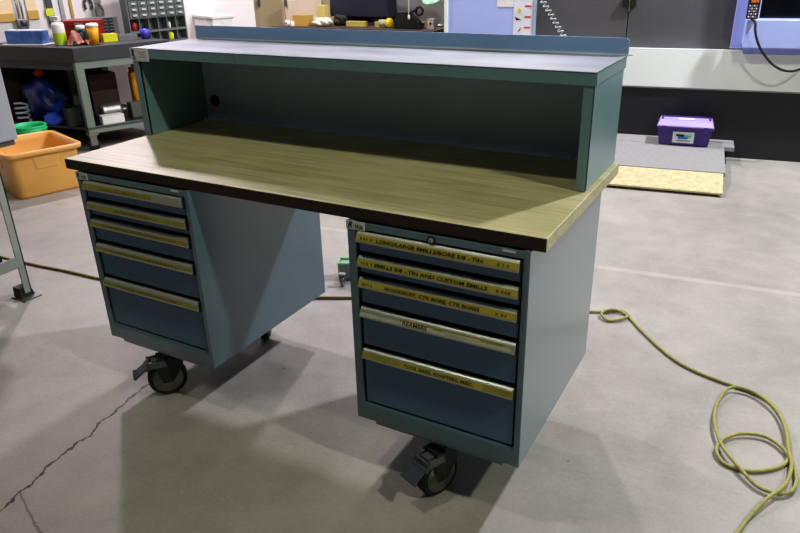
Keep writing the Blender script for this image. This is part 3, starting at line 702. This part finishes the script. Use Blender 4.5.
# under the bench
ZL = .2225
BLUEBAG = pm('blue plastic sack', (36, 56, 150), .35, 0, .5, 9, rgb2=(20, 24, 70))
def lump(name, x, y, z, rx, ry, rz, mat, label, cat, seed, amp=.22):
    rnd = random.Random(seed); bm = bmesh.new(); bmesh.ops.create_icosphere(bm, subdivisions=4, radius=1)
    ph = [(rnd.uniform(2, 7), rnd.uniform(2, 7), rnd.uniform(2, 7), rnd.uniform(0, 6)) for _ in range(6)]
    for v in bm.verts:
        d = 1+amp*sum(math.sin(v.co.x*a+v.co.y*b+v.co.z*c+p) for a, b, c, p in ph)/4
        v.co = Vector((v.co.x*rx*d, v.co.y*ry*d, max(-.92, v.co.z*d)*rz+rz*.92))
    me = bpy.data.meshes.new(name); bm.to_mesh(me); bm.free(); me.materials.append(mat)
    for p in me.polygons: p.use_smooth = True
    o = bpy.data.objects.new(name, me); COL.objects.link(o); o.location = (x, y, z); return tag(o, label, cat)
lump('plastic_sack', -4.06, 2.70, ZL, .23, .15, .20, BLUEBAG, 'dark blue crumpled plastic sack on the shelf under the left bench', 'sack', 3)
lump('blue_pouch', -3.70, 2.50, ZL, .10, .07, .06, pm('bright blue cloth', (50, 90, 220), .6, 0, .2, 8), 'bright blue pouch lying at the foot of the dark blue sack', 'pouch', 5, .12)
lump('red_rag', -4.06, 2.70, ZL+.40, .05, .04, .035, pm('red cloth', (190, 60, 44), .8), 'red rag lying on top of the dark blue sack', 'rag', 8, .2)
g = thing('air_hose_coil', 'coiled white and blue hose lying beside the dark blue sack', 'hose', (-4.05, 2.44, ZL))
hp = [(.07*math.cos(t*.5)+.008*math.sin(t*1.7), .05*math.sin(t*.5), .02+t*.0036) for t in range(50)]
m = MB(); m.tube(hp, .009, 8); m.build('hose', pm('pale hose', (190, 196, 214), .4), g)
m = MB(); m.box(-.11, .11, -.08, .08, 0, .15); m.box(-.112, .112, -.082, .082, .15, .17, 0)
onb('black_crate', m, BLACK, -3.47, 2.60, ZL, EANG, 'black lidded crate on the bench shelf behind the front leg', 'crate', .006)
m = MB(); m.box(-.1, .1, -.05, .05, 0, .075, 0); m.box(-.06, .04, .0502, .0506, .03, .05, 1)
onb('white_carton', m, [WHITE, GREYTXT], -3.255, 2.79, ZL+.0005, EANG, 'small white carton on the bench shelf edge by the front leg', 'carton')
g = thing('electric_motor', 'grey electric motor with finned body on the bench shelf', 'motor', (-3.36, 2.88, ZL), EANG)
m = MB(); m.lathe([(.03, -.1), (.065, -.095), (.075, -.08)]+[(.075 if k % 2 else .068, -.07+k*.014) for k in range(11)]+[(.07, .09), (.03, .1)], 24, M=T(0, 0, .085) @ RY(PI/2)); m.build('motor_body', DULLMETAL, g)
m = MB(); m.box(-.07, .07, -.06, .06, 0, .02); m.build('base_plate', DARKMETAL, g); m = MB(); m.lathe([(.012, .1), (.012, .15)], 12, M=T(0, 0, .085) @ RY(PI/2)); m.build('shaft', ALU, g)
m = MB(); m.box(-.13, .13, -.1, .1, 0, .4)
onb('brown_case', m, pm('dark brown case', (66, 44, 34), .7), -3.66, 3.05, ZL, EANG, 'dark brown upright case at the back of the bench shelf', 'case', .006)
m = MB(); m.box(-.07, .07, -.06, .06, 0, .14)
onb('grey_tin', m, pm('grey tin', (98, 98, 94), .5, .2), -3.26, 3.10, ZL, EANG, 'plain grey tin box next to the motor on the bench shelf', 'tin', .004)
g = thing('oil_jug', 'orange yellow oil jug with red cap at the far end of the bench shelf', 'jug', (-3.38, 3.27, ZL), EANG)
m = MB(); m.box(-.075, .075, -.055, .055, 0, .40); m.build('jug_body', pm('orange plastic', (226, 150, 30), .4), g, bevel=.02)
m = MB(); m.box(-.02, .06, -.012, .012, .40, .45); m.build('grip', pm('orange plastic grip', (226, 150, 30), .4), g, bevel=.008); m = MB(); m.lathe([(.022, .40), (.022, .44)], 16, M=T(-.05, 0, 0)); m.build('cap', RED_, g)
g = thing('squirt_bottle', 'slim white squirt bottle with violet base beside the orange jug', 'bottle', (-3.18, 3.20, ZL))
m = MB(); m.lathe([(.034, .05), (.034, .17), (.014, .2), (.012, .23)], 18); m.build('bottle', WHITE, g)
m = MB(); m.lathe([(.035, 0), (.035, .05)], 18); m.build('base', pm('violet plastic', (140, 130, 210), .4), g)
m = MB(); m.lathe([(.016, .2301), (.012, .25), (.004, .29)], 14); m.build('nozzle', RED_, g)

# things hung on the left wall
def hung(name, mb, mats, s, d, z, label, cat, bev=.002, group=None):
    x, y, zz = wl(s, d, z); o = mb.build(name, mats, loc=(x, y, zz), rot=EANG, bevel=bev); return tag(o, label, cat, group)
OCH = pm('ochre card', (206, 166, 92), .7); CREAM = pm('cream card', (240, 214, 176), .7)
m = MB(); m.box(-.16, .12, -.012, 0, .075, .32, 1); m.box(-.16, .12, -.02, 0, 0, .075, 0)
hung('wall_folder', m, [OCH, CREAM], -.28, .003, 1.10, 'wide cream wall folder with ochre lower pocket at the left photo edge', 'folder', group='wall folders')
m = MB(); m.box(-.05, .05, -.012, 0, .08, .30, 1); m.box(-.05, .05, -.02, 0, 0, .08, 0)
hung('wall_folder', m, [OCH, CREAM], .01, .003, 1.11, 'narrow cream wall folder with ochre pocket right of the steel clamp', 'folder', group='wall folders')
g = thing('bar_clamp', 'grey steel clamp with two rods hanging on the white wall', 'clamp', wl(-.10, .03, 1.03), EANG)
for x in (-.025, .012):
    m = MB(); m.tube([(x, 0, .08), (x, 0, .32)], .009, 10); m.build('rod', DULLMETAL, g)
m = MB(); m.box(-.06, .05, -.03, .02, .02, .09); m.build('jaw_block', DULLMETAL, g, bevel=.008); m = MB(); m.lathe([(.03, 0), (.03, .02)], 16, M=T(.0, -.03, .055) @ RX(PI/2)); m.build('screw_head', DARKGREY, g)
for x in (-.045, .02):
    m = MB(); m.box(x, x+.022, -.015, .01, -.03, .02); m.build('jaw_tip', DULLMETAL, g, bevel=.003)
g = thing('tool_holster', 'dark grey hanging tool strap with lime sticky note on it', 'strap', wl(.17, .02, 1.03), EANG)
m = MB(); m.box(-.03, .03, -.012, .012, 0, .32); m.build('strap', DARKGREY, g, bevel=.006); m = MB(); m.box(-.045, .025, -.0145, -.0125, .10, .17); m.build('sticky_note', pm('lime paper', (220, 226, 60), .6), g)
m = MB(); m.box(-.02, .02, -.01, 0, 0, .3); hung('steel_rule', m, pm('grey rule', (176, 172, 176), .4, .3), .285, .004, 1.06, 'wide grey steel rule hanging on the white wall', 'rule')
m = MB(); m.box(-.014, .014, -.01, 0, 0, .28); hung('wooden_rule', m, pm('ochre wood', (190, 156, 70), .6), .375, .004, 1.10, 'ochre wooden rule hanging right of the grey rule', 'rule')
for (s_, z_, c_, l_) in ((.54, 1.17, (70, 70, 72), 'dark grey hand shears hanging on the white wall'), (.64, 1.10, (150, 148, 142), 'pale grey pliers hanging right of the dark shears')):
    g = thing('hand_tool', l_, 'tool', wl(s_, .02, z_), EANG, 'hand tools on the left wall'); mt = pm('tool '+l_[:4], c_, .5)
    for sx in (-1, 1):
        m = MB(); m.tube(spline([(sx*.03, 0, 0), (sx*.035, 0, .06), (sx*.008, 0, .12), (-sx*.012, 0, .2)], 5), .013, 8); m.build('handle', mt, g)
    m = MB(); m.prism([(-.03, .12), (.03, .12), (.022, .26), (-.022, .26)], -.008, .008, M=RX(PI/2)); m.build('jaw', mt, g)

# bin cabinet with small drawers
STG = pm('grey steel cabinet', (112, 118, 118), .5, 0, .05, 4)
BCA = math.radians(77.8); BCP = (-3.5685-.977*.06, 3.8225+.211*.06, 0)
bc = thing('small_drawer_cabinet', 'grey steel cabinet with rows of small drawers above open pigeonholes', 'cabinet', BCP, BCA)
m = MB(); x0, x1 = -.325, .325
m.box(x0, x0+.012, -.06, .06, 0, 1.5); m.box(x1-.012, x1, -.06, .06, 0, 1.5); m.box(x0+.012, x1-.012, .048, .06, 0, 1.5); m.box(x0+.012, x1-.012, -.059, .047, 1.07, 1.49)
for z in (.30, .60, .82, .935): m.box(x0+.012, x1-.012, -.059, .047, z, z+.022)
for k in range(1, 6):
    x = x0+.012+(x1-x0-.024)*k/6; m.box(x-.004, x+.004, -.052, .047, .84, .937); m.box(x-.004, x+.004, -.052, .047, .957, 1.07)
bcb = m.build('carcass', STG, bc)
dw = (x1-x0-.03)/6; first = None
for i in range(6):
    for j in range(6):
        lx, lz = x0+.015+dw*(i+.5), 1.105+j*.055
        if first is None:
            m = MB(); m.box(-dw/2+.003, dw/2-.003, -.012, 0, -.024, .024); first = m.build('small_drawer', STG, bc, bevel=.002)
            m = MB(); m.box(-.022, .022, -.026, -.012, -.006, .010, 0); m.box(-.018, .018, -.024, -.013, -.012, -.006, 1); fh = m.build('pull', [ALUPLATE, DARKGREY], first)
            first.location = (lx, -.060, lz)
        else:
            c = first.copy(); COL.objects.link(c); c.parent = bc; c.location = (lx, -.060, lz)
            h = fh.copy(); COL.objects.link(h); h.parent = c
def inbc(lx, ly, lz): 
    p = Matrix.Translation(BCP) @ RZ(BCA) @ Vector((lx, ly, lz)); return p.x, p.y, p.z
for (name, lx, lz, mat, lbl, cat, hh) in (('red_canister', -.255, .9575, RED_, 'red canister in the first pigeonhole of the grey cabinet', 'canister', .085), ('white_tube', .145, .9575, WHITE, 'small white tube standing in a grey cabinet pigeonhole', 'tube', .06), ('yellow_canister', .145, .8425, pm('yellow lime plastic', (214, 220, 50), .5), 'yellow lime canister in the lower pigeonhole row of the grey cabinet', 'canister', .075)):
    r_ = .03 if hh > .07 else .014
    m = MB(); m.lathe([(r_*.9, 0), (r_, .006), (r_, hh*.8), (r_*.5, hh*.9), (r_*.5, hh)], 18); x, y, z = inbc(lx, -.02, lz); onb(name, m, mat, x, y, z, 0, lbl, cat, 0)

# white cabinet beside it, beige cupboard, table in the middle distance
g = thing('white_cabinet', 'low white cabinet with overhanging top against the left wall', 'cabinet', wl(1.775, .245, 0), EANG)
m = MB(); m.box(-.125, .125, -.235, .235, 0, 1.02); m.build('carcass', WHITE, g, bevel=.004); m = MB(); m.box(-.135, .135, -.25, .24, 1.0205, 1.048); m.build('top', WHITE, g, bevel=.004)
BEIGE = pm('beige steel', (206, 188, 152), .5, 0, .03, 2); BEIGE2 = pm('pale beige steel', (226, 208, 186), .5, 0, .03, 2)
g = thing('storage_cupboard', 'tall beige steel cupboard with two doors in the background', 'cupboard', (-3.39, 5.66, 0), math.radians(7.4))
m = MB(); m.box(-.62, .55, .02, .5, 0, 2.0); m.build('carcass', BEIGE, g, bevel=.004)
for xa, xb, hx, mt in ((-.61, .028, -.32, BEIGE), (.034, .54, .06, BEIGE2)):
    m = MB(); m.box(xa, xb, 0, .0195, .05, 1.97); d = m.build('door', mt, g, bevel=.003); m = MB(); m.box(hx-.012, hx+.012, -.03, 0, 1.06, 1.14); m.build('handle', DARKGREY, d, bevel=.004)
tb2 = thing('work_table', 'long dark-edged table crowded with tools behind the bench', 'table', (-1.95, 5.25, 0))
m = MB(); m.box(-1.05, 1.0, -.3, .3, .85, .90); m.build('table_top', pm('brown table edge', (84, 66, 62), .6), tb2, bevel=.003)
for x in (-1.0, .95):
    for y in (-.26, .26):
        m = MB(); m.box(x-.03, x+.03, y-.03, y+.03, 0, .85); m.build('leg', DARKMETAL, tb2)
ZT2 = .9005
OCHB = pm('ochre cardboard', (186, 152, 72), .7, 0, .08, 6)
m = MB(); m.box(-.10, .085, -.07, .07, 0, .115); m.box(-.09, .075, -.06, .06, .115, .118)
onb('cardboard_box', m, OCHB, -2.66, 5.09, ZT2, .1, 'ochre cardboard box at the left end of the far table', 'box', .004, 'boxes on the far table')
m = MB(); m.box(-.05, .06, -.05, .05, 0, .21)
onb('cardboard_box', m, pm('pale ochre card', (206, 184, 116), .7), -2.50, 5.24, ZT2, .1, 'taller pale ochre box behind the white cloth on the far table', 'box', .004, 'boxes on the far table')
lump('white_cloth', -2.38, 5.07, ZT2, .12, .07, .05, pm('white cloth', (236, 232, 212), .8), 'heap of white cloth on the far table', 'cloth', 11, .25)
lump('dark_pile', -2.24, 5.20, ZT2, .08, .05, .06, pm('dark tool heap', (44, 42, 38), .6, 0, .5, 14), 'small dark pile of unclear things behind the white cloth', 'pile', 21, .35)  # plain lump standing in for a heap of dark tools
m = MB(); m.lathe([(.026, 0), (.03, .01), (.03, .03), (.027, .06)], 16); m.lathe([(.012, -.002), (.012, 0)], 10, 1, T(0, -.03, .03) @ RX(PI/2))
onb('white_mug', m, [WHITE, BLACK], -2.83, 5.02, ZT2, 0, 'small white mug with dark spot at the table end', 'mug', 0)
m = MB(); m.lathe([(.022, 0), (.024, .01), (.022, .04), (.01, .055)], 16)
onb('white_jar', m, WHITE, -2.74, 4.99, ZT2, 0, 'tiny white jar left of the ochre cardboard box', 'jar', 0)
NAVY = pm('navy paint', (38, 40, 58), .5, 0, .06, 2)
g = thing('bench_machine', 'dark navy boxed machine standing on the far table', 'machine', (-2.05, 5.42, ZT2))
m = MB(); m.prism([(-.40, .085), (.37, .085), (.33, .32), (.30, .6), (-.40, .6)], -.1, .1, M=RX(PI/2)); m.build('cover', NAVY, g, bevel=.006)
for x in (-.3, .25):
    m = MB(); m.box(x-.05, x+.05, -.08, .08, 0, .085); m.build('foot', BLACK, g)
YSTR = pm('yellow wood', (196, 182, 100), .6, 0, .15, 10)
for (x, l, lb) in ((-2.0, .24, 'long yellow wooden block under the navy machine'), (-1.68, .15, 'short pale yellow block beside the long block')):
    m = MB(); m.box(-l/2, l/2, -.03, .03, 0, .055); onb('wooden_block', m, YSTR, x, 5.16, ZT2, 0, lb, 'block', .003, 'wooden blocks on the far table')
g = thing('capped_tube', 'short pale tube with round yellow cap on the far table', 'tube', (-1.56, 5.08, ZT2+.05), 0)
m = MB(); m.lathe([(.035, -.10), (.035, .0)], 20, M=T(0, 0, 0) @ RY(PI/2)); m.build('tube_body', pm('pale tube', (190, 186, 150), .3), g); m = MB(); m.lathe([(.03, .0005), (.05, .001), (.05, .035), (.04, .045)], 24, M=RY(PI/2)); m.build('cap', pm('bright yellow plastic', (226, 198, 40), .4), g)
g = thing('bench_vise', 'black bench fixture with round ring arm on the far table', 'vise', (-1.28, 5.06, ZT2))
m = MB(); m.prism([(-.19, 0), (.14, 0), (.11, .07), (.06, .12), (-.02, .17), (-.12, .17), (-.16, .10)], -.04, .04, M=RX(PI/2)); m.build('body', BLACK, g, bevel=.008)
m = MB(); ring = [(.105+.038*math.cos(t*PI/12), 0, .175+.038*math.sin(t*PI/12)) for t in range(25)]; m.tube(ring, .013, 8); m.build('ring', BLACK, g)
m = MB(); m.prism([(-.02, .155), (.02, .17), (.08, .2), (.07, .16)], -.02, .02, M=RX(PI/2)); m.build('arm', BLACK, g)
m = MB(); m.tube(spline([(0, 0, .55), (.005, 0, .35), (0, 0, .2), (-.004, 0, .12)], 6), .006, 8, 0); m.lathe([(.012, .10), (.014, .11), (.008, .14)], 12, 0)
o = onb('hanging_cord', m, pm('off white cord', (226, 222, 206), .5), -1.255, 4.985, ZT2+.0, 0, 'thin off-white cord hanging before the black fixture', 'cord', 0)
g = thing('magnifier_lamp', 'pale mint round magnifier lamp above the far table', 'lamp', (-1.12, 5.25, ZT2))
m = MB(); m.lathe([(.001, .0), (.10, .004), (.11, .01), (.105, .022), (.001, .03)], 28, M=T(0, 0, .27) @ RX(.5)); m.build('lens_head', pm('mint glass', (176, 222, 196), .3), g)
m = MB(); m.tube(spline([(.05, .1, .025), (.09, .1, .12), (.07, .08, .25)], 6), .01, 8); m.build('arm', ALU, g); m = MB(); m.lathe([(.045, .0005), (.045, .02), (.02, .03)], 20, M=T(.05, .1, 0)); m.build('base', DULLMETAL, g)
for (nm, x, y, w_, d_, h_, c_, lb, ct_) in (('brown_block', -1.20, 5.20, .05, .03, .06, (150, 120, 90), 'small brown block behind the black ring fixture on the far table', 'block'), ('white_gauge', -1.06, 5.10, .035, .035, .10, (190, 178, 168), 'small white gauge box beside the black fixture', 'gauge')):
    m = MB(); m.box(-w_, w_, -d_, d_, 0, h_); m.lathe([(w_*.35, 0), (w_*.35, .004)], 16, 1, T(0, -d_, h_*.55) @ RX(PI/2)); onb(nm, m, [pm(nm, c_, .6, 0, .3, 30), BLACK], x, y, ZT2, .2, lb, ct_)
g = thing('steel_cabinet', 'plain grey steel cabinet standing behind the far table', 'cabinet', (-1.45, 5.9, 0), .1)
m = MB(); m.box(-.45, .55, .02, .5, 0, 2.0); m.build('carcass', pm('mid grey steel', (128, 126, 126), .5), g, bevel=.004); m = MB(); m.box(-.44, .54, 0, .0195, .05, 1.97); m.build('door', pm('mid grey steel door', (134, 132, 132), .5), g, bevel=.003)
g = thing('dark_rack', 'dark brown open rack in shade between beige cupboard and grey cabinet', 'rack', (-2.35, 6.1, 0), .1)
m = MB(); m.box(-.5, .42, .38, .4, 0, 2); m.box(-.5, -.46, 0, .4, 0, 2); m.box(.38, .42, 0, .4, 0, 2); m.build('frame', DARKIN, g)
for z in (.3, .8, 1.3, 1.8):
    m = MB(); m.box(-.46, .38, 0, .38, z, z+.03); m.build('shelf', DARKIN, g)

# ------------------------------------------------------------------ lights
def lamp(name, x, y, z, p, rgb, size=.12):
    l = bpy.data.lights.new(name, 'POINT'); l.energy = p; l.color = rgb; l.shadow_soft_size = size
    o = bpy.data.objects.new(name, l); COL.objects.link(o); o.location = (x, y, z); return o
COOL = (1, .90, .985); NEUT = (1, .96, .95); YEL = (.97, 1, .80); FRONT = (.92, 1, .98)
lamp('bay_or_added_lamp', -3.75, 3.3, 4.3, 440, (1, .88, .975))
lamp('bay_or_added_lamp', -.3, 4.0, 4.3, 320, NEUT)
lamp('bay_or_added_lamp', 3.4, 3.8, 4.3, 800, (.90, .93, 1))
lamp('bay_or_added_lamp', -9, 8.4, 5, 700, COOL)  # unseen far lamp, added for gloss on the worktop
lamp('bay_or_added_lamp', -4.2, 7.2, 4.6, 140, COOL)  # unseen rear lamp, added for sheen on the shelf top
lamp('bay_or_added_lamp', -.6, 7.4, 4.6, 150, COOL)  # another unseen rear lamp added for grazing gloss
lamp('bay_or_added_lamp', .5, -.75, 4.3, 92, YEL)
lamp('bay_or_added_lamp', 5.0, -.6, 4.3, 320, YEL)
lamp('bay_or_added_lamp', 1.0, -3.2, 4.3, 19, FRONT)
w = bpy.data.worlds.new('World'); S.world = w; w.use_nodes = True
w.node_tree.nodes['Background'].inputs[0].default_value = (.9, .93, 1, 1); w.node_tree.nodes['Background'].inputs[1].default_value = .008
